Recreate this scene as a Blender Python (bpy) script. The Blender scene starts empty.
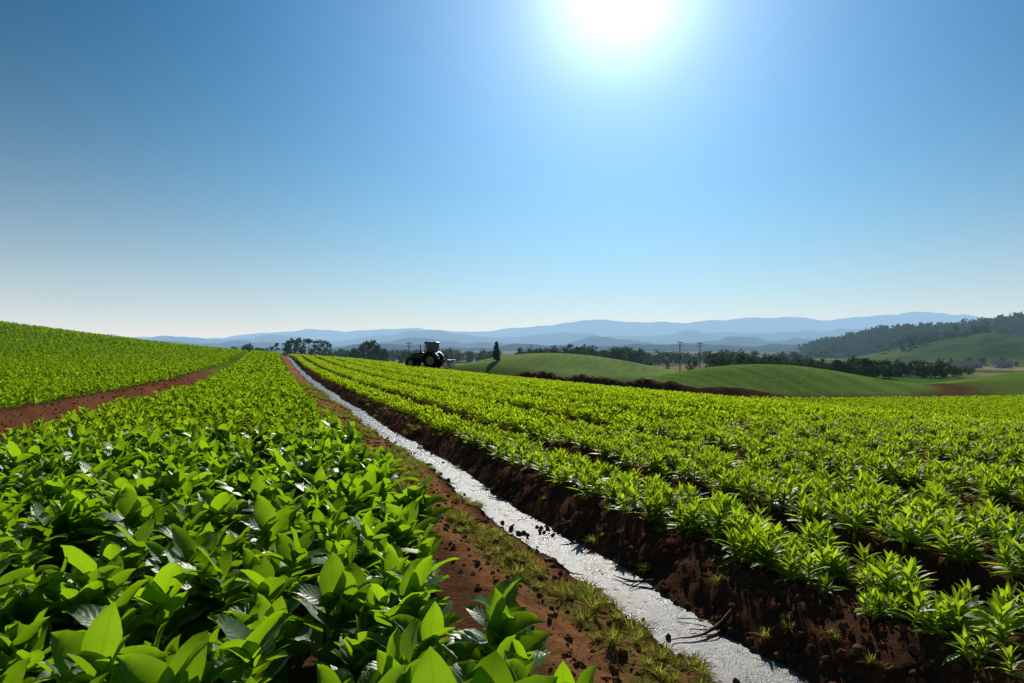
import bpy, bmesh, math, random
import numpy as np
from mathutils import Vector, Matrix
random.seed(7); RNG=np.random.default_rng(7)
scn=bpy.context.scene
TH=math.atan(240/683); C=math.cos(TH); S=math.sin(TH)
CAMZ=1.6; HOR=345.0; FP=683.0

# ---------------------------------------------------------------- helpers
def w2l(X,Y): return X*C+Y*S, -X*S+Y*C      # world -> (p,s)
def l2w(p,s): return p*C-s*S, p*S+s*C
def sst(a,b,x):
    t=np.clip((x-a)/(b-a),0,1); return t*t*(3-2*t)
def hsh(ix,iy,seed):
    n=(ix.astype(np.int64)*374761393+iy.astype(np.int64)*668265263+seed*144269)&0x7fffffff
    n=((n^(n>>13))*1274126177)&0x7fffffff
    n=((n^(n>>15))*1103515245+12345)&0x7fffffff
    return ((n^(n>>12))&0xffff)/65535.0
def vn(x,y,seed=0):
    x=np.asarray(x,float);y=np.asarray(y,float)
    ix=np.floor(x);iy=np.floor(y);fx=x-ix;fy=y-iy
    fx=fx*fx*(3-2*fx);fy=fy*fy*(3-2*fy)
    a=hsh(ix,iy,seed);b=hsh(ix+1,iy,seed);c=hsh(ix,iy+1,seed);d=hsh(ix+1,iy+1,seed)
    return (a*(1-fx)+b*fx)*(1-fy)+(c*(1-fx)+d*fx)*fy
def fbm(x,y,seed=0,o=4):
    r=0;a=.5
    for i in range(o):
        r=r+a*(vn(x*2**i,y*2**i,seed+i*17)-.5)*2; a*=.5
    return r
def link(o,parent=None):
    scn.collection.objects.link(o)
    if parent: o.parent=parent
    return o
def mk(name,V,F,mats=(),smooth=True,uv=None,mi=None):
    m=bpy.data.meshes.new(name)
    m.from_pydata([tuple(v) for v in V],[],[tuple(f) for f in F])
    for q in mats: m.materials.append(q)
    if smooth: m.polygons.foreach_set('use_smooth',[True]*len(m.polygons))
    if mi is not None: m.polygons.foreach_set('material_index',list(mi))
    if uv is not None:
        l=m.uv_layers.new(name='UVMap')
        li=np.empty(len(m.loops),int); m.loops.foreach_get('vertex_index',li)
        l.data.foreach_set('uv',np.asarray(uv,float)[li].ravel())
    m.update(); return m

# ---------------------------------------------------------------- terrain
SE_P=[-2000,-300,-86,-20,0,10,16,22,28,35,50,62,90,2000]
SE_S=[900,420,290,200,175,165,145,92,72,57,49,46,43,40]
def s_edge(p): return np.interp(p,SE_P,SE_S)
def dshift(s): return .07+.05*np.sin(s*.55+1)+.03*np.sin(s*1.37)+.05*fbm(s*.9,s*0,5,3)
def pathc(s): return -5.0+1.1*sst(12,40,s)
WL=-.30
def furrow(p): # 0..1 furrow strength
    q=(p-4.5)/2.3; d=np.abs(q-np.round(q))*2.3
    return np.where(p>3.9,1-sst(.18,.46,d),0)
def macro(p,s):
    p=np.asarray(p,float);s=np.asarray(s,float)
    X,Y=l2w(p,s)
    z=-.018*np.clip(s,-30,260)
    z=z+11.8*np.exp(-((X+132)/70)**2-((Y-110)/60)**2)
    z=z-2.5*sst(10,42,p)
    e=s-s_edge(p)
    r=np.hypot(X,Y)
    val=-8.3-4.5*sst(150,600,r)+1.2*fbm(X/70,Y/70,31,3)*sst(60,200,r)
    f=sst(1,38,e); z=z*(1-f)+val*f
    z=z+np.interp(p,[18,21,26,29,34,42,48],[0,.5,.55,1.2,1.6,1.1,0])*np.exp(-((e-3.2)/1.8)**2)*(1+.5*fbm(p*.4,s*.4,61,4))
    g=sst(0,30,e)
    z=z+g*6.5*np.exp(-((X-20)/30)**2-((Y-205)/28)**2)
    z=z+g*6.4*np.exp(-(np.abs((X-48)/27))**2.2-((Y-132)/20)**2)
    z=z+g*5.8*np.exp(-((X-112)/26)**2-((Y-132)/22)**2)
    z=z+g*3.5*np.exp(-((X+5)/22)**2-((Y-190)/26)**2)
    return z
def terr(p,s):
    z=macro(p,s); p=np.asarray(p,float);s=np.asarray(s,float)
    q=p-dshift(s)
    inf=(1-sst(-2,6,s-s_edge(p)))
    prof=np.interp(q,[1.25,1.5,1.9,2.2,2.42,2.6,2.82,2.93,3.1,3.3,3.5],[0,-.03,-.12,-.22,-.32,-.37,-.33,-.24,-.10,-.01,0])
    z=z+prof*inf
    z=z+.03*np.exp(-((q-1.45)/.15)**2)*inf
    z=z-.22*furrow(p)*inf
    d=p-pathc(s); z=z+(.38*(1-sst(-.75,-.15,d))-.08*(1-sst(.1,.5,np.abs(d-.15))))*inf*(1-sst(45,90,s))
    near=1-sst(40,90,np.hypot(p,s))
    amp=np.interp(q,[-9,1.2,1.5,2.3,2.45,2.8,2.95,3.3,4,12],[.03,.02,.05,.05,.02,.02,.06,.06,.035,.03])
    z=z+near*amp*inf*(fbm(p*3.1,s*3.1,3,4)*1.3+.5*fbm(p*9,s*9,9,2))
    return z

def seg(a,b,d): return list(np.arange(a,b,d))
def grow(a,b,d,k):
    r=[];x=a
    while x<b: r.append(x); x+=d; d*=k
    r.append(b); return r
pp=[-v for v in grow(8,9000,.35,1.035)][::-1]+seg(-7.7,1.2,.16)+seg(1.2,3.6,.035)+seg(3.6,22,.115)+grow(22,9000,.2,1.022)
ss=[-v for v in grow(1,3000,.3,1.2)][::-1]+seg(-.8,9,.05)+grow(9,9000,.06,1.0165)
pp=np.array(pp);ss=np.array(ss)
P,Q=np.meshgrid(pp,ss); Z=terr(P,Q)
nv=P.size; nx=len(pp);ny=len(ss)
me=bpy.data.meshes.new('ground'); me.vertices.add(nv)
me.vertices.foreach_set('co',np.stack([P,Q,Z],-1).astype(np.float32).ravel())
I=np.arange(nv).reshape(ny,nx)
quads=np.stack([I[:-1,:-1],I[:-1,1:],I[1:,1:],I[1:,:-1]],-1).reshape(-1,4)
nf=len(quads); me.loops.add(nf*4); me.loops.foreach_set('vertex_index',quads.ravel().astype(np.int32))
me.polygons.add(nf); me.polygons.foreach_set('loop_start',np.arange(0,nf*4,4,dtype=np.int32))
me.update(calc_edges=True); me.polygons.foreach_set('use_smooth',np.ones(nf,bool))
X,Y=l2w(P,Q); R=np.hypot(X,Y); e=Q-s_edge(P); q=P-dshift(Q)
col=np.zeros((ny,nx,3)); col[:]=(.13,.062,.034)
def mix(m,c):
    global col
    m=np.asarray(m)[...,None]; col=col*(1-m)+np.array(c)*m
green=(.085,.165,.014)
mix(sst(25,80,R)*(1-furrow(P)*.9)*.9,green)
mix(sst(.9,1.6,pathc(Q)-P)*(e<0)*.9,green)
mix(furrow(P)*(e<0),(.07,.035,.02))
mix((1-sst(.35,.8,np.abs(P-pathc(Q)+.35)))*(e<0)*(1-sst(40,70,Q)),(.17,.068,.036))
mix(sst(1.2,1.45,q)*(1-sst(2.05,2.35,q)),(.30,.135,.06))
bg=sst(.52,.68,vn(P*2.2,Q*1.1,77))*sst(1.2,1.5,q)*(1-sst(1.9,2.3,q)); mix(bg*.6,(.16,.15,.04))
mix(sst(2.1,2.35,q)*(1-sst(3.3,3.8,q)),(.12,.058,.032))
mix(sst(2.34,2.44,q)*(1-sst(2.82,2.9,q)),(.10,.085,.07))
g=sst(0,12,e)
pat=vn(X/45,Y/60,50)
mix(sst(3,8,e),(.06,.13,.02))
mix(g*sst(.48,.53,pat)*sst(170,260,R),(.26,.20,.11))
mix(sst(.5,.6,X/np.maximum(Y,1))*sst(230,300,R)*(1-sst(560,700,R))*(Y>0)*.8*sst(.3,.45,vn(X/90,Y/30,52)),(.30,.225,.13))
hA=np.exp(-((X-20)/30)**2-((Y-205)/28)**2); hB=np.exp(-(np.abs((X-48)/27))**2.2-((Y-132)/20)**2); hC=np.exp(-((X-112)/26)**2-((Y-132)/22)**2)
mix(g*sst(.10,.3,hA),(.22,.31,.09)); mix(g*sst(.10,.3,hB),(.17,.27,.055)); mix(g*sst(.10,.3,hC),(.12,.20,.035))
st=.5+.5*np.sin(X*2.4+Y*.9); mix(g*sst(.15,.4,hB)*st*.45*(R<220),(.08,.12,.03))
st=.5+.5*np.sin(X*1.9-Y*.7); mix(g*sst(.15,.4,hA)*st*.4,(.11,.16,.05))
mix(g*(np.exp(-((hB-.2)/.11)**2))*(Y<132),(.10,.055,.03))
mix((1-sst(2.5,4.0,np.abs(e-2.4)))*sst(19,21,P)*(1-sst(46,50,P)),(.10,.052,.03))
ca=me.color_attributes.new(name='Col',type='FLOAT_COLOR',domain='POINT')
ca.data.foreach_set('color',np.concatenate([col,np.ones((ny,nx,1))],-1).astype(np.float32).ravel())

# ---------------------------------------------------------------- materials
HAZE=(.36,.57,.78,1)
class MB:
    def __init__(s,name):
        s.m=bpy.data.materials.new(name); s.m.use_nodes=True; s.n=s.m.node_tree.nodes; s.l=s.m.node_tree.links
        s.n.clear(); s.out=s.n.new('ShaderNodeOutputMaterial')
    def N(s,t,**k):
        n=s.n.new(t)
        for a,b in k.items(): setattr(n,a,b)
        return n
    def L(s,a,b): s.l.new(a,b)
    def math(s,op,a,b=None,clamp=False):
        n=s.N('ShaderNodeMath',operation=op); n.use_clamp=clamp
        for i,v in enumerate((a,b)):
            if v is None: continue
            if isinstance(v,(int,float)): n.inputs[i].default_value=v
            else: s.L(v,n.inputs[i])
        return n.outputs[0]
    def noise(s,sc,det=4,rough=.55,vec=None,out='Fac'):
        n=s.N('ShaderNodeTexNoise'); n.inputs['Scale'].default_value=sc; n.inputs['Detail'].default_value=det; n.inputs['Roughness'].default_value=rough
        if vec is not None: s.L(vec,n.inputs['Vector'])
        return n.outputs[out]
    def mixc(s,f,a,b,bt='MIX'):
        n=s.N('ShaderNodeMix',data_type='RGBA',blend_type=bt)
        for i,v in ((0,f),(6,a),(7,b)):
            if isinstance(v,(int,float)): n.inputs[i].default_value=v
            elif isinstance(v,tuple): n.inputs[i].default_value=v if len(v)==4 else v+(1,)
            else: s.L(v,n.inputs[i])
        return n.outputs[2]
    def ramp(s,f,pts):
        n=s.N('ShaderNodeValToRGB'); e=n.color_ramp.elements
        while len(e)<len(pts): e.new(.5)
        for i,(a,c) in enumerate(pts):
            e[i].position=a; e[i].color=(c,c,c,1) if isinstance(c,(int,float)) else tuple(c)+(1,)
        s.L(f,n.inputs[0]); return n.outputs[0]
    def bump(s,h,st,dist=.02):
        n=s.N('ShaderNodeBump'); n.inputs['Strength'].default_value=st; n.inputs['Distance'].default_value=dist; s.L(h,n.inputs['Height']); return n.outputs[0]
    def bsdf(s,col,rough=.8,spec=.3,metal=0,normal=None):
        if isinstance(spec,(int,float)) and spec<=.15 and not metal:
            b=s.N('ShaderNodeBsdfDiffuse')
            if isinstance(col,tuple): b.inputs[0].default_value=col if len(col)==4 else col+(1,)
            else: s.L(col,b.inputs[0])
        else:
            b=s.N('ShaderNodeBsdfPrincipled')
            for k,v in (('Base Color',col),('Roughness',rough),('Specular IOR Level',spec),('Metallic',metal)):
                if isinstance(v,(int,float)): b.inputs[k].default_value=v
                elif isinstance(v,tuple): b.inputs[k].default_value=v if len(v)==4 else v+(1,)
                else: s.L(v,b.inputs[k])
        if normal is not None: s.L(normal,b.inputs['Normal'])
        return b.outputs[0]
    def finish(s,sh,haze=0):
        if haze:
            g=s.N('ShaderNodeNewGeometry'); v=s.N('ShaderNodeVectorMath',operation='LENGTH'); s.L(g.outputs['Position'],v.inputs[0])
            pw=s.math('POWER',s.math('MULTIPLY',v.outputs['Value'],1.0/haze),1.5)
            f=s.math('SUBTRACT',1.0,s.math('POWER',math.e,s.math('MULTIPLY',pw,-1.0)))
            em=s.N('ShaderNodeEmission'); em.inputs[0].default_value=HAZE  # aerial haze painted in as surface glow, growing with distance from the origin
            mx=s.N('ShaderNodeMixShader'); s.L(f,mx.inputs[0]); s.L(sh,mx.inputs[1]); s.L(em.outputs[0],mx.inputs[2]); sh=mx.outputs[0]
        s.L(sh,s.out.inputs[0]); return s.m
HZ=3100.

def ground_mat():
    b=MB('ground_soil'); at=b.N('ShaderNodeAttribute',attribute_name='Col'); tc=b.N('ShaderNodeTexCoord').outputs['Object']
    n1=b.noise(1.3,4,.6,tc); n2=b.noise(22,4,.65,tc); n3=b.noise(.06,3,.6,tc)
    v=b.math('MULTIPLY',b.math('ADD',b.math('MULTIPLY',n1,1.1),.45),b.math('ADD',b.math('MULTIPLY',n2,1.3),.35))
    v=b.math('MULTIPLY',v,b.math('ADD',b.math('MULTIPLY',n3,1.0),.5))
    vm=b.N('ShaderNodeVectorMath',operation='SCALE'); b.L(at.outputs['Color'],vm.inputs[0]); b.L(v,vm.inputs['Scale'])
    h=b.noise(14,7,.75,tc)
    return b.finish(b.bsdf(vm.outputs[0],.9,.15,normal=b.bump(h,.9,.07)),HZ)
me.materials.append(ground_mat())
ground=bpy.data.objects.new('ground',me); ground.rotation_euler=(0,0,TH); link(ground)

def leaf_mat(name,c1,c2,t1,trans=.45,rough=.42,spec=.35,haze=0,detail=True):
    b=MB(name); oi=b.N('ShaderNodeObjectInfo').outputs['Random']
    geo=b.N('ShaderNodeNewGeometry')
    f=b.math('ADD',b.math('MULTIPLY',oi,.5),b.math('MULTIPLY',geo.outputs['Random Per Island'],.5))
    c=b.mixc(f,c1,c2); tcx=b.mixc(f,tuple(x*.5 for x in t1),t1); nb=None
    if detail:
        uv=b.N('ShaderNodeUVMap').outputs[0]; sx=b.N('ShaderNodeSeparateXYZ'); b.L(uv,sx.inputs[0])
        d=b.math('ABSOLUTE',b.math('SUBTRACT',sx.outputs[0],.5))
        mid=b.math('SUBTRACT',1.0,b.math('MULTIPLY',d,16.),True)
        w=b.math('SINE',b.math('MULTIPLY',b.math('SUBTRACT',sx.outputs[1],b.math('MULTIPLY',d,.55)),52.))
        ve=b.math('MULTIPLY',b.math('SUBTRACT',w,.8,True),1.2)
        vein=b.math('MAXIMUM',b.math('MULTIPLY',mid,.6),b.math('MULTIPLY',ve,.5))
        c=b.mixc(vein,c,tuple(min(1,x*1.8) for x in c2))
        nb=b.bump(b.math('ADD',b.math('MULTIPLY',w,-.25),b.noise(28,2,.5,geo.outputs['Position'])),.25,.008)
        tcx=b.mixc(b.math('MULTIPLY',vein,.65),tcx,tuple(x*.5 for x in t1))
    p=b.bsdf(c,rough,spec,normal=nb)
    t=b.N('ShaderNodeBsdfTranslucent'); b.L(tcx,t.inputs[0])
    mx=b.N('ShaderNodeMixShader'); mx.inputs[0].default_value=trans; b.L(p,mx.inputs[1]); b.L(t.outputs[0],mx.inputs[2])
    return b.finish(mx.outputs[0],haze)
cB=((.07,.15,.011),(.14,.26,.016),(.64,.88,.02))
M_leafA=leaf_mat('crop_leaf_broad',(.024,.09,.009),(.06,.17,.012),(.43,.74,.010),trans=.48,rough=.42,spec=.38)
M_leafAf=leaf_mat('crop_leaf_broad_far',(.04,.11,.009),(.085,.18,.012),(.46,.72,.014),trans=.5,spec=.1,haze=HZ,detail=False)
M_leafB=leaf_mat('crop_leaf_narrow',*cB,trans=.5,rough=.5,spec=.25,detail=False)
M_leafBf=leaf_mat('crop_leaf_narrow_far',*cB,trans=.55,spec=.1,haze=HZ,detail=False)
M_grass=leaf_mat('bank_grass_blade',(.12,.15,.02),(.24,.23,.05),(.60,.60,.10),spec=.1,detail=False)
def simple(name,c,rough=.6,spec=.4,metal=0,haze=0,var=.25,sc=3):
    b=MB(name); n=b.noise(sc,5,.6,b.N('ShaderNodeTexCoord').outputs['Object'])
    cc=b.mixc(n,tuple(x*(1-var) for x in c),tuple(x*(1+var) for x in c))
    return b.finish(b.bsdf(cc,rough,spec,metal),haze)
M_clod=simple('soil_clod',(.14,.07,.038),.95,.1,var=.5,sc=20)
M_root=simple('dry_root',(.09,.05,.03),.8,.2,var=.4,sc=30)
M_bark=simple('bark',(.07,.05,.035),.9,.1,haze=HZ)
def tree_leaf():
    b=MB('tree_foliage'); g=b.N('ShaderNodeNewGeometry'); n=b.noise(.25,3,.5,g.outputs['Position'])
    c=b.mixc(b.math('ADD',b.math('MULTIPLY',n,.6),b.math('MULTIPLY',g.outputs['Random Per Island'],.4)),(.014,.034,.012),(.05,.08,.02))
    p=b.bsdf(c,.8,.15); t=b.N('ShaderNodeBsdfTranslucent'); t.inputs[0].default_value=(.06,.105,.02,1)
    mx=b.N('ShaderNodeMixShader'); mx.inputs[0].default_value=.25; b.L(p,mx.inputs[1]); b.L(t.outputs[0],mx.inputs[2])
    return b.finish(mx.outputs[0],HZ)
M_tree=tree_leaf()

# ---------------------------------------------------------------- leaf + plants
def leaf(L,W,pitch,bend,fold,n=6,twist=0):
    V=[];F=[];UV=[]; y=z=0.0; a=pitch; dl=L/n
    for i in range(n+1):
        t=i/n
        w=W*.5*(math.sin(math.pi*min(1,t**.8))**.85 if 0<t<1 else 0)+(.004 if i==0 else 0)
        nyx,nz=-math.sin(a),math.cos(a)
        wav=.06*W*math.sin(t*9)
        for sd in (-1,0,1):
            up=abs(sd)*w*fold+ (wav*abs(sd))
            V.append(Vector((sd*w*math.cos(fold*.8),y+nyx*up,z+nz*up)))
            UV.append((.5+.5*sd,t))
        y+=math.cos(a)*dl; z+=math.sin(a)*dl; a-=bend/n
    for i in range(n):
        for k in (0,1):
            b=i*3+k; F.append((b,b+1,b+4,b+3))
    if twist:
        R=Matrix.Rotation(twist,3,'Y'); V=[R@v for v in V]
    return V,F,UV
def plant(name,mat,nl,L0,L1,Wr,h,pit0,pit1,bend,fold,n,rng,stems=1,spread=0.):
    V=[];F=[];UV=[]
    for st in range(stems):
        sa=rng.uniform(0,6.28); ox,oy=spread*math.cos(sa)*(st>0),spread*math.sin(sa)*(st>0); sh=h*rng.uniform(.75,1.1)
        az=rng.uniform(0,6)
        for i in range(nl):
            t=i/max(1,nl-1); az+=2.4+rng.uniform(-.3,.3)
            L=(L0+(L1-L0)*t)*rng.uniform(.75,1.15); pit=pit0+(pit1-pit0)*t+rng.uniform(-.2,.2)
            v,f,u=leaf(L,L*Wr*rng.uniform(.85,1.15),pit,bend*rng.uniform(.4,1.6),fold*rng.uniform(.6,1.3),n,rng.uniform(-.35,.35))
            Rz=Matrix.Rotation(az,3,'Z'); o=len(V)
            z0=sh*(.15+.85*t)
            for w in v:
                w=Rz@w; V.append((w.x+ox*(1+z0),w.y+oy*(1+z0),w.z+z0))
            F+= [tuple(k+o for k in ff) for ff in f]; UV+=u
        o=len(V)
        for zz,r in ((-.05,.009),(sh,.004)):
            for k in range(4):
                V.append((ox+r*math.cos(k*1.57),oy+r*math.sin(k*1.57),zz)); UV.append((.3,.5))
        F+=[(o+k,o+(k+1)%4,o+4+(k+1)%4,o+4+k) for k in range(4)]
    return bpy.data.objects.new(name,mk(name,V,F,[mat],uv=UV))
def coll(name,objs):
    c=bpy.data.collections.new(name)
    for o in objs: c.objects.link(o)
    return c
r=random.Random(3)
colA=coll('broad_leaf_plants',[plant('broad_leaf_plant_%d'%i,M_leafA,11,.28,.18,.56,.23,.5,1.35,.8,.38,7,r,2 if i%2 else 1,.08) for i in range(6)])
colAf=coll('broad_leaf_plants_far',[plant('broad_leaf_plant_far_%d'%i,M_leafAf,10,.25,.16,.55,.21,.4,1.25,.7,.35,2,r) for i in range(4)])
colB=coll('narrow_leaf_plants',[plant('narrow_leaf_plant_%d'%i,M_leafB,20,.15,.08,.25,.12,.15,1.35,.55,.3,4,r,1+i%3,.08) for i in range(6)])
colBf=coll('narrow_leaf_plants_far',[plant('narrow_leaf_plant_far_%d'%i,M_leafBf,13,.15,.09,.38,.12,.15,1.25,.6,.3,2,r,2,.10) for i in range(4)])
colG=coll('grass_tufts',[plant('grass_tuft_%d'%i,M_grass,16,.16,.10,.06,.01,.5,1.4,1.0,.2,4,r,3,.03) for i in range(4)])
def clod(i):
    bm=bmesh.new(); bmesh.ops.create_icosphere(bm,subdivisions=2,radius=.5)
    for v in bm.verts:
        k=.7+.6*random.random(); v.co=Vector((v.co.x*k,v.co.y*k*.85,v.co.z*k*.7))
    m=bpy.data.meshes.new('clod_%d'%i); bm.to_mesh(m); bm.free(); m.materials.append(M_clod)
    return bpy.data.objects.new('clod_%d'%i,m)
colC=coll('clods',[clod(i) for i in range(5)])

def scatter(name,P_,S_,coln,scale,zoff=0.,tilt=.12):
    n=len(P_); P_=np.asarray(P_);S_=np.asarray(S_)
    z=terr(P_,S_)+zoff
    m=bpy.data.meshes.new(name); m.vertices.add(n)
    m.vertices.foreach_set('co',np.stack([P_,S_,z],-1).astype(np.float32).ravel())
    rot=np.stack([RNG.normal(0,tilt,n),RNG.normal(0,tilt,n),RNG.uniform(0,6.28,n)],-1)
    a=m.attributes.new('rot','FLOAT_VECTOR','POINT'); a.data.foreach_set('vector',rot.astype(np.float32).ravel())
    a=m.attributes.new('scl','FLOAT','POINT'); a.data.foreach_set('value',np.asarray(scale,dtype=np.float32))
    a=m.attributes.new('idx','INT','POINT'); a.data.foreach_set('value',RNG.integers(0,1000,n).astype(np.int32))
    o=bpy.data.objects.new(name,m); o.rotation_euler=(0,0,TH); link(o)
    g=bpy.data.node_groups.new(name+'_scatter','GeometryNodeTree')
    g.interface.new_socket('Geometry',in_out='INPUT',socket_type='NodeSocketGeometry'); g.interface.new_socket('Geometry',in_out='OUTPUT',socket_type='NodeSocketGeometry')
    N=g.nodes.new; gi=N('NodeGroupInput'); go=N('NodeGroupOutput'); ip=N('GeometryNodeInstanceOnPoints'); ci=N('GeometryNodeCollectionInfo')
    ci.inputs['Collection'].default_value=coln; ci.inputs['Separate Children'].default_value=True
    ip.inputs['Pick Instance'].default_value=True
    def na(nm,t):
        q=N('GeometryNodeInputNamedAttribute'); q.data_type=t; q.inputs['Name'].default_value=nm; return q.outputs['Attribute']
    Lk=g.links.new
    Lk(gi.outputs[0],ip.inputs['Points']); Lk(ci.outputs[0],ip.inputs['Instance']); Lk(na('rot','FLOAT_VECTOR'),ip.inputs['Rotation'])
    Lk(na('scl','FLOAT'),ip.inputs['Scale']); Lk(na('idx','INT'),ip.inputs['Instance Index']); Lk(ip.outputs[0],go.inputs[0])
    md=o.modifiers.new('scatter','NODES'); md.node_group=g
    return o
def cull(p,s,marg=1.5):
    X,Y=l2w(p,s); return (Y>-.5)&(np.abs(X)<.86*Y+marg)
def lattice(lines,s0,s1,ds,jp,js,jitmul=1):
    n=int((s1-s0)/ds); sv=s0+np.arange(n)*ds
    P_,S_=np.meshgrid(np.array(lines,float),sv); P_=P_.ravel();S_=S_.ravel()
    return P_+RNG.normal(0,jp,P_.size),S_+RNG.uniform(-js,js,P_.size)
def leftcrop(s0,s1,rs,ds,c,sc,nm,jp):
    p,s=lattice(np.arange(-7,1.4,rs),s0,s1,ds,jp,ds*.5)
    X,Y=l2w(p,s)
    k=cull(p,s)&(p<1.09+.10*sst(4,8,s)+.12*fbm(s*.8,s*0,8,2))&(p>pathc(s)+.45)&(np.hypot(X,Y)>1.35)
    p,s=p[k],s[k]; return scatter(nm,p,s,c,sc*RNG.uniform(.7,1.2,p.size),tilt=.18)
leftcrop(.2,13,.37,.33,colA,1.2,'broad_leaf_crop',.13)
leftcrop(13,50,.42,.36,colAf,1.25,'broad_leaf_crop',.08)
leftcrop(50,175,.65,.65,colAf,1.7,'broad_leaf_crop',.06)
def hill(s0,s1,rs,ds,sc,pmin):
    p,s=lattice(np.arange(pmin,-3,rs),s0,s1,ds,rs*.3,ds*.5)
    k=cull(p,s,3)&(p<pathc(s)-.85)&(s<s_edge(p)-2); p,s=p[k],s[k]
    return scatter('hill_crop',p,s,colAf,sc*RNG.uniform(.75,1.2,p.size))
hill(4,40,.42,.36,.85,-22); hill(40,110,.7,.6,1.15,-60); hill(110,230,1.2,.9,1.5,-110)
def beds(s0,s1,ds,offs,c,sc,pmax,first=(3.5,3.78,4.05)):
    ln=list(first)
    k=0
    while 5.65+2.3*k<pmax:
        ln+= [5.65+2.3*k+o for o in offs]; k+=1
    p,s=lattice(ln,s0,s1,ds,.055,ds*.45)
    q=cull(p,s,2)&(s<s_edge(p)-.8)&(np.hypot(p,s)>1.2); p,s=p[q],s[q]
    keep=RNG.random(p.size)>.03; p,s=p[keep],s[keep]
    return scatter('row_crop',p,s,c,sc*RNG.uniform(.65,1.3,p.size))
beds(0,13,.195,(-.68,-.41,-.14,.14,.41,.68),colB,1.25,24)
beds(13,46,.28,(-.62,-.31,0,.31,.62),colBf,1.25,90)
beds(46,100,.42,(-.55,-.18,.18,.55),colBf,1.4,90)
beds(100,172,.8,(-.45,.0,.45),colBf,1.8,24)
p=RNG.uniform(1.4,2.4,2200); s=RNG.uniform(1.5,40,2200); k=vn(p*2.2,s*1.1,77)>.57; scatter('bank_grass',p[k]+dshift(s[k]),s[k],colG,RNG.uniform(.3,1.1,k.sum()))
p=RNG.uniform(2.95,4.4,200); s=RNG.uniform(1.5,25,200); scatter('bank_weeds',p,s,colG,RNG.uniform(.4,.9,200))
n=9000; p=np.where(RNG.random(n)<.45,RNG.uniform(1.3,2.45,n),RNG.uniform(2.85,3.5,n)); s=1+34*RNG.random(n)**1.6
scatter('soil_clods',p,s,colC,.012+.06*RNG.random(n)**3.5,tilt=1.)
n=1500; p=RNG.uniform(2.4,3.0,n); s=1.5+24*RNG.random(n)**1.4; k=(vn(p*3,s*1.3,91)>.72)|((np.abs(p-2.7)>.2)&(RNG.random(n)<.12)); p,s=p[k],s[k]
scatter('ditch_stones',p,s,colC,.012+.06*RNG.random(k.sum())**3,zoff=.045,tilt=1.)
n=5000; kk=RNG.integers(0,5,n); p=4.5+2.3*kk+RNG.normal(0,.2,n); s=1+26*RNG.random(n)**1.4
scatter('soil_clods',p,s,colC,.012+.06*RNG.random(n)**3,tilt=1.)
n=2500; s=3+40*RNG.random(n); p=pathc(s)+RNG.normal(-.3,.4,n)
scatter('soil_clods',p,s,colC,.015+.07*RNG.random(n)**3,tilt=1.)

# ---------------------------------------------------------------- water
def water_mat():
    b=MB('ditch_water'); tc=b.N('ShaderNodeTexCoord').outputs['Object']
    mp=b.N('ShaderNodeMapping'); mp.inputs['Scale'].default_value=(1,.55,1); b.L(tc,mp.inputs[0]); tv=mp.outputs[0]
    n=b.noise(7,5,.7,tv); n2=b.noise(55,3,.7,tc); n3=b.noise(2.2,3,.6,tv)
    c=b.mixc(b.ramp(n,[(.38,0),(.58,1)]),(.06,.053,.047),(.17,.175,.18))  # pale grey in the base colour stands in for reflected sky
    c=b.mixc(b.ramp(n2,[(.45,0),(.72,1)]),c,(.25,.26,.27))
    c=b.mixc(b.ramp(n3,[(.56,0),(.66,1)]),c,(.08,.058,.04))
    h=b.math('ADD',b.math('MULTIPLY',n,1.3),n2)
    return b.finish(b.bsdf(c,b.ramp(n,[(.35,.22),(.65,.5)]),.26,normal=b.bump(h,.8,.016)))
sv=np.array(grow(-12,172,.3,1.01)); V=[];F=[]
for i,s in enumerate(sv):
    z=float(macro(2.6,s))+WL
    for p in np.linspace(2.0,3.1,6): V.append((p+.07,s,z))
for i in range(len(sv)-1):
    for k in range(5): a=i*6+k; F.append((a,a+1,a+7,a+6))
w=bpy.data.objects.new('ditch_water',mk('ditch_water',V,F,[water_mat()])); w.rotation_euler=(0,0,TH); link(w)

# ---------------------------------------------------------------- dry roots
def tube(V,F,pts,r0,r1,k=6):
    o=len(V); n=len(pts)
    for i,pt in enumerate(pts):
        d=(pts[min(i+1,n-1)]-pts[max(i-1,0)]).normalized(); a=d.orthogonal().normalized(); b=d.cross(a); r=r0+(r1-r0)*i/(n-1)
        for j in range(k):
            t=2*math.pi*j/k; V.append(tuple(pt+a*math.cos(t)*r+b*math.sin(t)*r))
    for i in range(n-1):
        for j in range(k): F.append((o+i*k+j,o+i*k+(j+1)%k,o+(i+1)*k+(j+1)%k,o+(i+1)*k+j))
for (p0,s0,L,ang) in ((3.0,3.95,.6,2.9),(2.95,4.9,.45,2.6),(2.2,5.4,.4,.3),(3.05,6.6,.35,3.0),(2.95,8.5,.4,2.8),(2.3,9.8,.35,.2)):
    V=[];F=[]
    for j in range(4):
        aa=ang+random.uniform(-.4,.4); pts=[]; x,y=p0,s0; zz=.03
        for i in range(9):
            z=max(float(terr(x,y)),float(macro(2.6,y))+WL)+.012+zz; pts.append(Vector((x,y,z)))
            aa+=random.uniform(-.35,.35); x+=math.cos(aa)*L/9*(1 if j==0 else .6); y+=math.sin(aa)*L/9; zz*=.8
        tube(V,F,pts,.016 if j==0 else .009,.003)
    o=bpy.data.objects.new('dry_root',mk('dry_root',V,F,[M_root])); o.rotation_euler=(0,0,TH); link(o)

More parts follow.
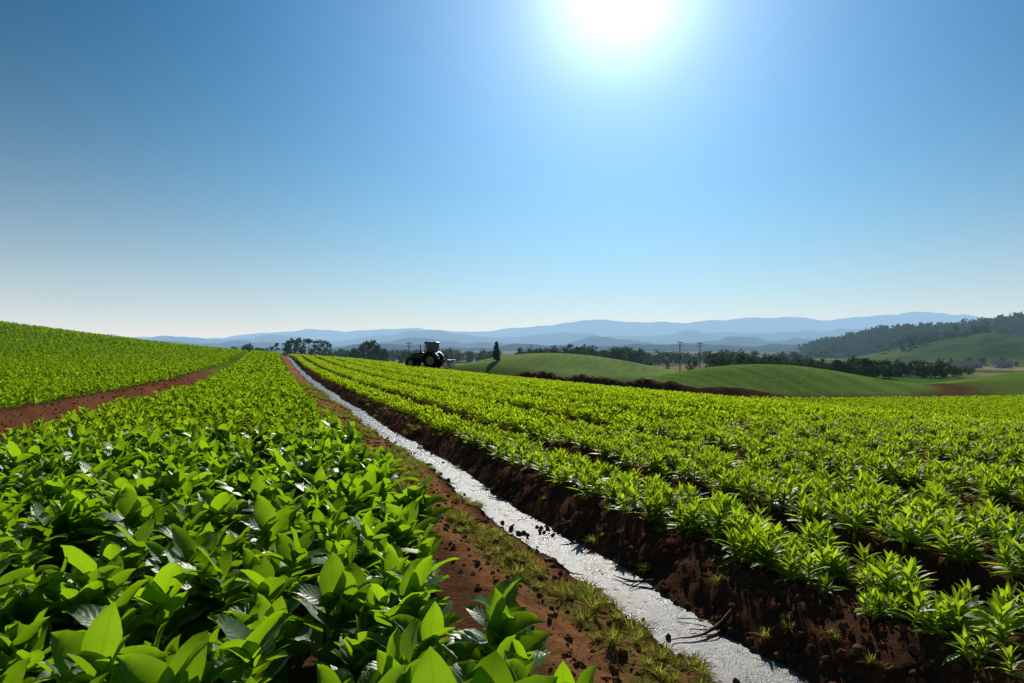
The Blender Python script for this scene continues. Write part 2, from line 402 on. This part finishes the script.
# ---------------------------------------------------------------- trees
def tree_geo(V,F,MI,x,y,z,h,wd,kind,rng,leaves=420,lsz=1.):
    th=h*(.22 if kind!='cone' else .12); pts=[Vector((x,y,z-.5)),Vector((x+rng.uniform(-.1,.1),y,z+th*.6)),Vector((x+rng.uniform(-.2,.2),y,z+h*.6)),Vector((x,y,z+h*.85))]
    f0=len(F); tube(V,F,pts,h*.022+.05,.03,6)
    cl=[]
    nc=rng.randint(14,20) if kind!='cone' else 22
    if leaves<100: nc=8
    for i in range(nc):
        if kind=='cone':
            t=i/nc; rr=wd*.5*math.sin(math.pi*(.12+.88*t)**.8)*.7; a=i*2.4; c=Vector((x+rr*math.cos(a)*rng.uniform(.3,1),y+rr*math.sin(a)*rng.uniform(.3,1),z+h*(.1+.86*t))); cr=wd*.28*(1.1-.5*t)
        else:
            u=rng.uniform(-1,1); a=rng.uniform(0,6.28); rr=wd*.40*math.sqrt(max(0,1-u*u))*rng.uniform(.4,1)
            c=Vector((x+rr*math.cos(a),y+rr*math.sin(a),z+h*(.54+.38*u))); cr=min(wd,h)*rng.uniform(.15,.24)
        cl.append((c,cr))
        if i%2==0 and leaves>=100:
            b=Vector((x,y,z+min(h*.55,max(th,(c.z-z)*.6)))); tube(V,F,[b,(b+c)*.5+Vector((0,0,.1*h*.2)),c],.01*h,.02,4)
    MI+= [0]*(len(F)-f0); per=leaves//nc; f1=len(F)
    for c,cr in cl:
        for k in range(per):
            d=Vector((rng.gauss(0,1),rng.gauss(0,1),rng.gauss(0,.8))).normalized()*cr*rng.uniform(.2,1.1)
            q=c+d; sz=cr*rng.uniform(.25,.5)*lsz; a=Vector((rng.gauss(0,1),rng.gauss(0,1),rng.gauss(0,1))).normalized(); b=a.orthogonal().normalized(); e2=a.cross(b)
            o=len(V); V+= [tuple(q-b*sz),tuple(q+e2*sz*.7),tuple(q+b*sz),tuple(q-e2*sz*.7)]; F.append((o,o+1,o+2,o+3))
    MI+= [1]*(len(F)-f1)
def px(x,d): return (x-512)/FP*d
def gz(X,Y): p,s=w2l(X,Y); return float(macro(p,s))
def trees(name,specs,seed,leaves=300):
    rng=random.Random(seed); V=[];F=[];MI=[]
    for (x,topy,d,wr,kind) in specs:
        X=px(x,d); z=gz(X,d); top=CAMZ+(HOR-topy)/FP*d; h=max(2.5,top-z)
        tree_geo(V,F,MI,X,d,z,h,h*wr,kind,rng,leaves)
    return link(bpy.data.objects.new(name,mk(name,V,F,[M_bark,M_tree],smooth=False,mi=MI)))
rr=random.Random(11)
sp=[(x,rr.uniform(344,349),rr.uniform(380,430),.7,'r') for x in range(236,264,3)]
sp+=[(270,344,350,.45,'r'),(275,341,340,.45,'r')]
sp+=[(x,rr.uniform(335,340),rr.uniform(330,370),.38,'r') for x in (287,291,295,300,305,309,314,319,324,328)]
sp+=[(x,t,345,.55,'r') for x,t in ((354,348),(358,346),(363,343),(368,340),(373,339),(379,342),(384,347))]
trees('distant_trees',sp,1,420)
sp=[(x+rr.uniform(-3,3),rr.uniform(349,354),rr.uniform(420,600),1.2,'r') for x in range(330,500,3)]
sp+=[(x+rr.uniform(-2,2),rr.uniform(346,352),rr.uniform(330,420),.9,'r') for x in range(520,645,3)]
sp+=[(x+rr.uniform(-1,1),rr.uniform(341,345),330,.45,'r') for x in (566,570,577,584,612,618)]
sp+=[(x+rr.uniform(-3,3),rr.uniform(350,357),rr.uniform(400,600),1.2,'r') for x in range(640,800,3)]
sp+=[(x,rr.uniform(358,363),rr.uniform(240,300),.8,'r') for x in (642,649,668,690,694,708)]
trees('distant_trees',sp,2,240)
sp=[(x+rr.uniform(-2,2),355+(x-720)*.06+rr.uniform(-3,2),rr.uniform(225,290),1.2,'r') for x in range(712,972,3)]
sp+=[(x+rr.uniform(-2,2),359+(x-850)*.05+rr.uniform(-2,3),rr.uniform(205,250),1.1,'r') for x in range(850,950,4)]
trees('distant_trees',sp,3,300)
sp=[(x+rr.uniform(-6,6),rr.uniform(357,364),rr.uniform(430,560),1.1,'r') for x in range(930,1100,5)]
sp+=[(x,rr.uniform(350,356),700,1.0,'r') for x in range(790,1060,5)]
trees('distant_trees',sp,4,180)
trees('poplar_tree',[(496.5,341,185,.42,'cone')],5,1500)

# ---------------------------------------------------------------- distant ridges
def hill_mat(name,c1,c2,sc,hz=HZ,bs=0):
    b=MB(name); g=b.N('ShaderNodeNewGeometry').outputs['Position']; n=b.noise(sc,6,.62,g)
    c=b.mixc(b.ramp(n,[(.38,0),(.62,1)]),c1,c2)
    return b.finish(b.bsdf(c,.95,.05,normal=b.bump(b.noise(sc*4,5,.6,g),.8,bs) if bs else None),hz)
def ridge(name,r,dep,xs,ys,mat,seed,nz=.12,base=-16,na=420,nr=40,f=1.,wob=1.):
    V=[];F=[]; xa=np.linspace(xs[0],xs[-1],na); ya=np.interp(xa,xs,ys)
    k=np.hanning(9);k/=k.sum(); ya=np.convolve(np.pad(ya,4,'edge'),k,'valid')
    ya=ya+wob*(4.5*fbm(xa/55,xa*0,seed*7,3)+1.6*fbm(xa/14,xa*0,seed*9,3))
    az=np.arctan((xa-512)/FP); t=np.linspace(0,1,nr); A,T=np.meshgrid(az,t); YY=np.broadcast_to(ya,A.shape)
    RR=r+dep*(T-.6); Xw=RR*np.sin(A); Yw=RR*np.cos(A)
    top=CAMZ+(HOR-YY)/FP*r*np.cos(A)
    pr=np.where(T<.6,sst(0,.6,T)**.8,1-sst(.6,1,T)); end=sst(0,.06,(A-az[0])/(az[-1]-az[0]))*sst(0,.06,(az[-1]-A)/(az[-1]-az[0]))
    sc=f*dep*.22
    nn=fbm(Xw/sc,Yw/sc,seed,5); rid=1-np.abs(fbm(Xw/sc*1.3+7,Yw/sc*1.3,seed+3,4))*2
    Zw=base+(top-base)*end*np.clip(pr*(1+nz*nn)-nz*2.2*(1-rid)*pr*(1-pr),0,2)
    V=np.stack([Xw,Yw,Zw],-1).reshape(-1,3)
    I=np.arange(na*nr).reshape(nr,na); F=np.stack([I[:-1,:-1],I[:-1,1:],I[1:,1:],I[1:,:-1]],-1).reshape(-1,4)
    return link(bpy.data.objects.new(name,mk(name,V.tolist(),F.tolist(),[mat])))
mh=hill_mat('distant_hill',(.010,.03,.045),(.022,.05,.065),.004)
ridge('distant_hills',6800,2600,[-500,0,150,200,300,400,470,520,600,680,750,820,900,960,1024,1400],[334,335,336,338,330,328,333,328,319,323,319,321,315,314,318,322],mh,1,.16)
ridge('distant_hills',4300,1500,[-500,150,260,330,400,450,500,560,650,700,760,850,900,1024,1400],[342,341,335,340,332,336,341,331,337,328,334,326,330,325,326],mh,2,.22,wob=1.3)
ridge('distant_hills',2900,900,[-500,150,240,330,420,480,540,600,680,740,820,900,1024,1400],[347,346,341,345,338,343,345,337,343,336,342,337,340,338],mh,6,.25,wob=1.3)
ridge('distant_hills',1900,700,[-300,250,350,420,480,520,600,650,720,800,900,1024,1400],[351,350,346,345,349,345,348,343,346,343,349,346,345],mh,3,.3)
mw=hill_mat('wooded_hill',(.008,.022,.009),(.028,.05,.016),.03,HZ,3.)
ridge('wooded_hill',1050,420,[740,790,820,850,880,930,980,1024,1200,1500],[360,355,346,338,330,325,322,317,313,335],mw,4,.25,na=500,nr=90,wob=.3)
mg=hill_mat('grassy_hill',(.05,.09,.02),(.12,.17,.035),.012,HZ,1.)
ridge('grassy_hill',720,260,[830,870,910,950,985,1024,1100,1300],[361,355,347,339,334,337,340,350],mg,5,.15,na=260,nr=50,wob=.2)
def hillside_trees():
    rg=random.Random(5); V=[];F=[];MI=[]
    ob=[o for o in scn.objects if o.name.startswith(('wooded_hill','grassy_hill'))]
    from mathutils.bvhtree import BVHTree
    bv=[BVHTree.FromPolygons([v.co[:] for v in o.data.vertices],[p_.vertices[:] for p_ in o.data.polygons]) for o in ob]
    for i in range(2250):
        if i<1850: x=rg.uniform(780,1110); d=rg.uniform(820,1080)
        elif i<2130: x=rg.uniform(955,1110); d=rg.uniform(690,800)
        else: x=rg.uniform(880,1110); d=rg.uniform(600,640)
        X_=px(x,d); zz=max([h[0].z for h in (b.ray_cast(Vector((X_,d,400)),Vector((0,0,-1))) for b in bv) if h[0]] or [-99])
        if zz<-8: continue
        h=rg.uniform(6,12); tree_geo(V,F,MI,X_,d,zz-1,h,h*1.2,'r',rg,32,1.8)
    link(bpy.data.objects.new('distant_trees',mk('distant_trees',V,F,[M_bark,M_tree],smooth=False,mi=MI)))
hillside_trees()

# ---------------------------------------------------------------- utility poles
M_wood=simple('pole_wood',(.10,.085,.07),.85,.1,haze=HZ); M_ins=simple('insulator',(.3,.3,.32),.3,.5)
def bmbox(bm,cx,cy,cz,sx,sy,sz,bev=0,mi=0,rot=None):
    r_=bmesh.ops.create_cube(bm,size=1,matrix=Matrix.Translation((cx,cy,cz))@(rot.to_4x4() if rot else Matrix())@Matrix.Diagonal((sx,sy,sz,1)))
    fs=set(f for v in r_['verts'] for f in v.link_faces)
    for f in fs: f.material_index=mi
    if bev:
        es=list(set(e_ for v in r_['verts'] for e_ in v.link_edges)); bmesh.ops.bevel(bm,geom=es,offset=bev,segments=2,affect='EDGES',profile=.5)
def bmcyl(bm,c,r1,r2,d,axis='Z',seg_=20,mi=0):
    M={'Z':Matrix(),'Y':Matrix.Rotation(math.pi/2,4,'X'),'X':Matrix.Rotation(math.pi/2,4,'Y')}[axis]
    r_=bmesh.ops.create_cone(bm,cap_ends=True,segments=seg_,radius1=r1,radius2=r2,depth=d,matrix=Matrix.Translation(c)@M)
    for f in set(f for v in r_['verts'] for f in v.link_faces): f.material_index=mi
def done(bm,name,mats,parent=None):
    m=bpy.data.meshes.new(name); bm.to_mesh(m); bm.free()
    for q in mats: m.materials.append(q)
    return link(bpy.data.objects.new(name,m),parent)
for x,ty,d in ((655,349,260),(680,341,190),(700,342,200),(722,349,300),(752,352,330),(409,342,210)):
    X=px(x,d); z=gz(X,d); h=max(3,CAMZ+(HOR-ty)/FP*d-z)
    E=bpy.data.objects.new('utility_pole',None); E.location=(X,d,z); link(E)
    bm=bmesh.new(); bmcyl(bm,(0,0,h/2-.3),.15,.10,h+.6,seg_=10); done(bm,'shaft',[M_wood],E)
    bm=bmesh.new(); bmbox(bm,0,-.16,h-.5,1.9,.12,.14,.01); bmbox(bm,0,-.16,h-1.3,1.5,.12,.14,.01); done(bm,'crossarms',[M_wood],E)
    bm=bmesh.new(); [bmcyl(bm,(k,-.16,h-.32),.06,.04,.2,seg_=8) for k in (-.85,-.4,.4,.85)]; done(bm,'insulators',[M_ins],E)

# ---------------------------------------------------------------- farm buildings
M_wall=simple('pale_render',(.34,.32,.29),.8,.1,haze=HZ,var=.06); M_roof=simple('sheet_roof',(.22,.20,.18),.6,.1,haze=HZ,var=.1); M_dark=simple('opening_dark',(.03,.03,.035),.4,.4,haze=HZ)
def shed(name,x,d,L,W,H,yaw):
    X_=px(x,d); E=bpy.data.objects.new(name,None); E.location=(X_,d,gz(X_,d)-.1); E.rotation_euler=(0,0,yaw); link(E)
    rf=W*.22
    V=[(-L/2,-W/2,0),(L/2,-W/2,0),(L/2,W/2,0),(-L/2,W/2,0),(-L/2,-W/2,H),(L/2,-W/2,H),(L/2,W/2,H),(-L/2,W/2,H),(-L/2,0,H+rf),(L/2,0,H+rf)]
    F=[(0,1,5,4),(1,2,6,9,5),(2,3,7,6),(3,0,4,8,7)]
    link(bpy.data.objects.new('walls',mk('walls',V,F,[M_wall],smooth=False)),E)
    a=.5; k=rf/(W/2); V=[];F=[]
    for sd in (-1,1):
        o=len(V)
        for t in (0,.12):
            V+=[(-L/2-a,0,H+rf+.02+t),(L/2+a,0,H+rf+.02+t),(L/2+a,sd*(W/2+a),H-k*a+.02+t),(-L/2-a,sd*(W/2+a),H-k*a+.02+t)]
        F+=[(o,o+1,o+2,o+3),(o+4,o+5,o+6,o+7)]+[(o+i,o+(i+1)%4,o+4+(i+1)%4,o+4+i) for i in range(4)]
    link(bpy.data.objects.new('roof',mk('roof',V,F,[M_roof],smooth=False)),E)
    bm=bmesh.new(); n=max(2,int(L/4))
    for i in range(n): bmbox(bm,-L/2+(i+.5)*L/n,-W/2-.02,H*.58,1.1,.06,1.1)
    done(bm,'windows',[M_dark],E)
    bm=bmesh.new(); bmbox(bm,0+L*.02,-W/2-.03,1.1,1.2,.08,2.2) if n%2==0 else bmbox(bm,L/n*.5,-W/2-.03,1.1,1.2,.08,2.2); done(bm,'door',[M_dark],E)
shed('farm_shed',968,400,14,7,2.8,.25); shed('farm_shed',1002,420,9,7,3.0,-.3)

# ---------------------------------------------------------------- tractor
def tractor(X,Y,yaw):
    z=gz(X,Y)+.0
    T=bpy.data.objects.new('tractor',None); T.location=(X,Y,z); T.rotation_euler=(0,0,yaw); link(T)
    paint=simple('tractor_paint',(.018,.055,.035),.35,.5); dark=simple('tractor_chassis',(.02,.02,.02),.6,.3); tyre=simple('tyre_rubber',(.018,.017,.016),.85,.2,sc=9)
    rim=simple('wheel_rim',(.25,.2,.06),.4,.5); gl=MB('cab_glass'); g_=gl.bsdf((.02,.03,.035),.08,.6); gl=gl.finish(g_); steel=simple('implement_steel',(.08,.06,.05),.5,.4,.4)
    bm=bmesh.new(); bmbox(bm,1.35,0,1.35,1.75,.78,.62,.12); bmbox(bm,2.2,0,1.22,.16,.7,.5,.06,1); bmbox(bm,1.3,0,1.70,1.2,.5,.12,.05)
    for k in range(5): bmbox(bm,1.0+k*.2,.395,1.35,.1,.02,.3,0,1); bmbox(bm,1.0+k*.2,-.395,1.35,.1,.02,.3,0,1)
    done(bm,'hood',[paint,dark],T)
    bm=bmesh.new(); bmbox(bm,.9,0,.9,2.9,.42,.42,.05); bmbox(bm,-.5,0,.95,.9,.9,.5,.08); bmbox(bm,1.9,0,.62,.2,1.5,.18,.03); bmbox(bm,2.45,0,.8,.3,.7,.45,.04); bmcyl(bm,(-.4,0,.95),.14,.14,1.9,'Y'); bmbox(bm,.35,.72,.65,.45,.25,.06,.01);bmbox(bm,.35,-.72,.65,.45,.25,.06,.01)
    done(bm,'chassis',[dark],T)
    bm=bmesh.new(); bmbox(bm,-.25,0,1.45,1.25,1.25,.6,.1)
    for sx,tx in ((.42,.30),(-.85,-.78)):
        for sy in (-.6,.6):
            v=Vector((tx-sx,0,1.05)); bmbox(bm,(sx+tx)/2,sy,2.2,.09,.09,1.12,.015,0,Matrix.Rotation(math.atan2(v.x,v.z),3,'Y'))
    for sy in (-.61,.61): bmbox(bm,-.2,sy,2.2,.06,.06,1.05,.01)
    done(bm,'cab_frame',[paint],T)
    bm=bmesh.new(); bmbox(bm,-.25,0,2.22,1.02,1.12,.98,.03); done(bm,'cab_glass',[gl],T)
    bm=bmesh.new(); bmbox(bm,-.25,0,2.82,1.45,1.4,.2,.08); bmcyl(bm,(.2,.45,2.98),.07,.05,.14,seg_=10); done(bm,'roof',[paint],T)
    bm=bmesh.new(); bmcyl(bm,(1.0,.3,2.1),.05,.05,.95,seg_=12); bmcyl(bm,(1.0,.3,1.9),.09,.09,.4,seg_=12); done(bm,'exhaust',[dark],T)
    bm=bmesh.new()
    for sy in (-.88,.88):
        for k in range(7):
            a=math.radians(20+k*23); bmbox(bm,-.4+.98*math.cos(a),sy,.88+.98*math.sin(a),.05,.5,.42,.01,0,Matrix.Rotation(-a,3,'Y'))
    for sy in (-.8,.8): bmbox(bm,1.95,sy,1.15,.75,.34,.05,.02)
    done(bm,'fenders',[paint],T)
    def wheel(nm,x,y,r_,w_,nl):
        bm=bmesh.new(); prof=[(r_*.55,-w_*.5),(r_*.85,-w_*.52),(r_*.96,-w_*.42),(r_*.97,0),(r_*.96,w_*.42),(r_*.85,w_*.52),(r_*.55,w_*.5)]; ns=36; rows=[]
        for i in range(ns):
            a=2*math.pi*i/ns; rows.append([bm.verts.new((x+q_*math.cos(a),y+o_,r_+q_*math.sin(a))) for q_,o_ in prof])
        for i in range(ns):
            for j in range(len(prof)-1): bm.faces.new((rows[i][j],rows[i][j+1],rows[(i+1)%ns][j+1],rows[(i+1)%ns][j]))
        for i in range(nl):
            a=2*math.pi*i/nl
            for sd in (-1,1):
                a2=a+sd*math.pi/nl*.5
                bmbox(bm,x+r_*.985*math.cos(a2),y+sd*w_*.25,r_+r_*.985*math.sin(a2),.07*r_/.8,w_*.5,.05*r_/.8+.02,0,0,Matrix.Rotation(-a2,3,'Y')@Matrix.Rotation(sd*.5,3,'X'))
        bmcyl(bm,(x,y,r_),r_*.57,r_*.57,w_*.55,'Y',28,1); bmcyl(bm,(x,y,r_),r_*.16,r_*.16,w_*.8,'Y',14,1)
        done(bm,nm,[tyre,rim],T)
    for sy,n_ in ((-.88,'l'),(.88,'r')): wheel('rear_wheel_'+n_,-.4,sy,.87,.5,20); wheel('front_wheel_'+n_,1.95,sy*.92,.6,.36,16)
    bm=bmesh.new()
    for sy in (-.35,.35): bmbox(bm,-1.4,sy,.85,1.0,.07,.09,.01)
    bmbox(bm,-1.9,0,.9,.14,2.4,.14,.02); bmbox(bm,-2.5,0,.9,.14,2.4,.14,.02); bmbox(bm,-2.2,-.6,.9,.7,.1,.1,.01); bmbox(bm,-2.2,.6,.9,.7,.1,.1,.01); bmbox(bm,-1.9,0,1.25,.08,.5,.7,.01)
    for k in range(7):
        yy=-1.1+k*.366
        for xx in (-1.9,-2.5): bmbox(bm,xx+.05,yy,.5,.05,.05,.75,.005,0,Matrix.Rotation(.2,3,'Y')); bmbox(bm,xx-.05,yy,.14,.2,.1,.05,.005)
    done(bm,'cultivator',[steel],T)
    return T
T=tractor(px(430,87),87,math.radians(180-14)); T.scale=(1.15,1.15,1.15); T.location.z+=.15

# ---------------------------------------------------------------- light, sky, camera
EL=math.radians(27.6); AZ=math.radians(9.0)
SD=Vector((math.sin(AZ)*math.cos(EL),math.cos(AZ)*math.cos(EL),math.sin(EL)))
sun=bpy.data.lights.new('sun','SUN'); sun.energy=5.0; sun.angle=math.radians(.5); sun.color=(1,.95,.84)
so=bpy.data.objects.new('sun',sun); so.rotation_euler=SD.to_track_quat('Z','Y').to_euler(); so.location=(0,0,50); link(so)
wd=bpy.data.worlds.new('World'); scn.world=wd; wd.use_nodes=True; nt=wd.node_tree; Lk=nt.links.new
bgn=nt.nodes['Background']
sky=nt.nodes.new('ShaderNodeTexSky'); sky.sky_type='NISHITA'; sky.sun_disc=False; sky.sun_elevation=EL; sky.sun_rotation=AZ
sky.air_density=1.0; sky.dust_density=0.0; sky.ozone_density=3; sky.altitude=200
STR=.09
class WB(MB):
    def __init__(s): s.n=nt.nodes; s.l=nt.links
b=WB()
tc=b.N('ShaderNodeTexCoord').outputs['Generated']; sx=b.N('ShaderNodeSeparateXYZ'); b.L(tc,sx.inputs[0])
dt=b.N('ShaderNodeVectorMath',operation='DOT_PRODUCT'); b.L(tc,dt.inputs[0]); dt.inputs[1].default_value=SD
dd=b.math('MAXIMUM',dt.outputs['Value'],0.0)
zc=b.math('MAXIMUM',sx.outputs[2],0.0)
hz=b.math('POWER',math.e,b.math('MULTIPLY',b.math('POWER',b.math('MULTIPLY',zc,6.3),1.15),-1.0))
hw=b.math('POWER',math.e,b.math('MULTIPLY',zc,-11.0))
tint=b.mixc(1.0,sky.outputs[0],(.06,.78,1.02),'MULTIPLY')
ang=b.math('ADD',b.math('MULTIPLY',b.math('POWER',dd,5.),.78),.36)
vs=b.N('ShaderNodeVectorMath',operation='SCALE'); b.L(tint,vs.inputs[0]); b.L(ang,vs.inputs['Scale'])
k=1/STR
hcol=b.mixc(hw,(.62*k,.78*k,.88*k),(.90*k,.86*k,.82*k))
c=b.mixc(b.math('MULTIPLY',hz,.97),vs.outputs[0],hcol)
au=b.math('ADD',b.math('MULTIPLY',b.math('POWER',dd,14.),.28*k),b.math('ADD',b.math('MULTIPLY',b.math('POWER',dd,60.),.36*k),b.math('MULTIPLY',b.math('POWER',dd,280.),.9*k)))
vm=b.N('ShaderNodeVectorMath',operation='SCALE'); vm.inputs[0].default_value=(.86,.95,1.0); b.L(au,vm.inputs['Scale'])
ad=b.N('ShaderNodeVectorMath',operation='ADD'); b.L(c,ad.inputs[0]); b.L(vm.outputs[0],ad.inputs[1])
Lk(ad.outputs[0],bgn.inputs[0]); bgn.inputs[1].default_value=STR
cam=bpy.data.cameras.new('camera'); cam.sensor_width=36; cam.lens=24; cam.clip_end=30000; cam.clip_start=.05
co=bpy.data.objects.new('camera',cam); co.location=(0,0,CAMZ); co.rotation_euler=(math.radians(90)+math.atan((HOR-341.5)/FP),0,0); link(co); scn.camera=co
scn.view_settings.view_transform='Standard'; scn.view_settings.look='None'; scn.view_settings.exposure=0
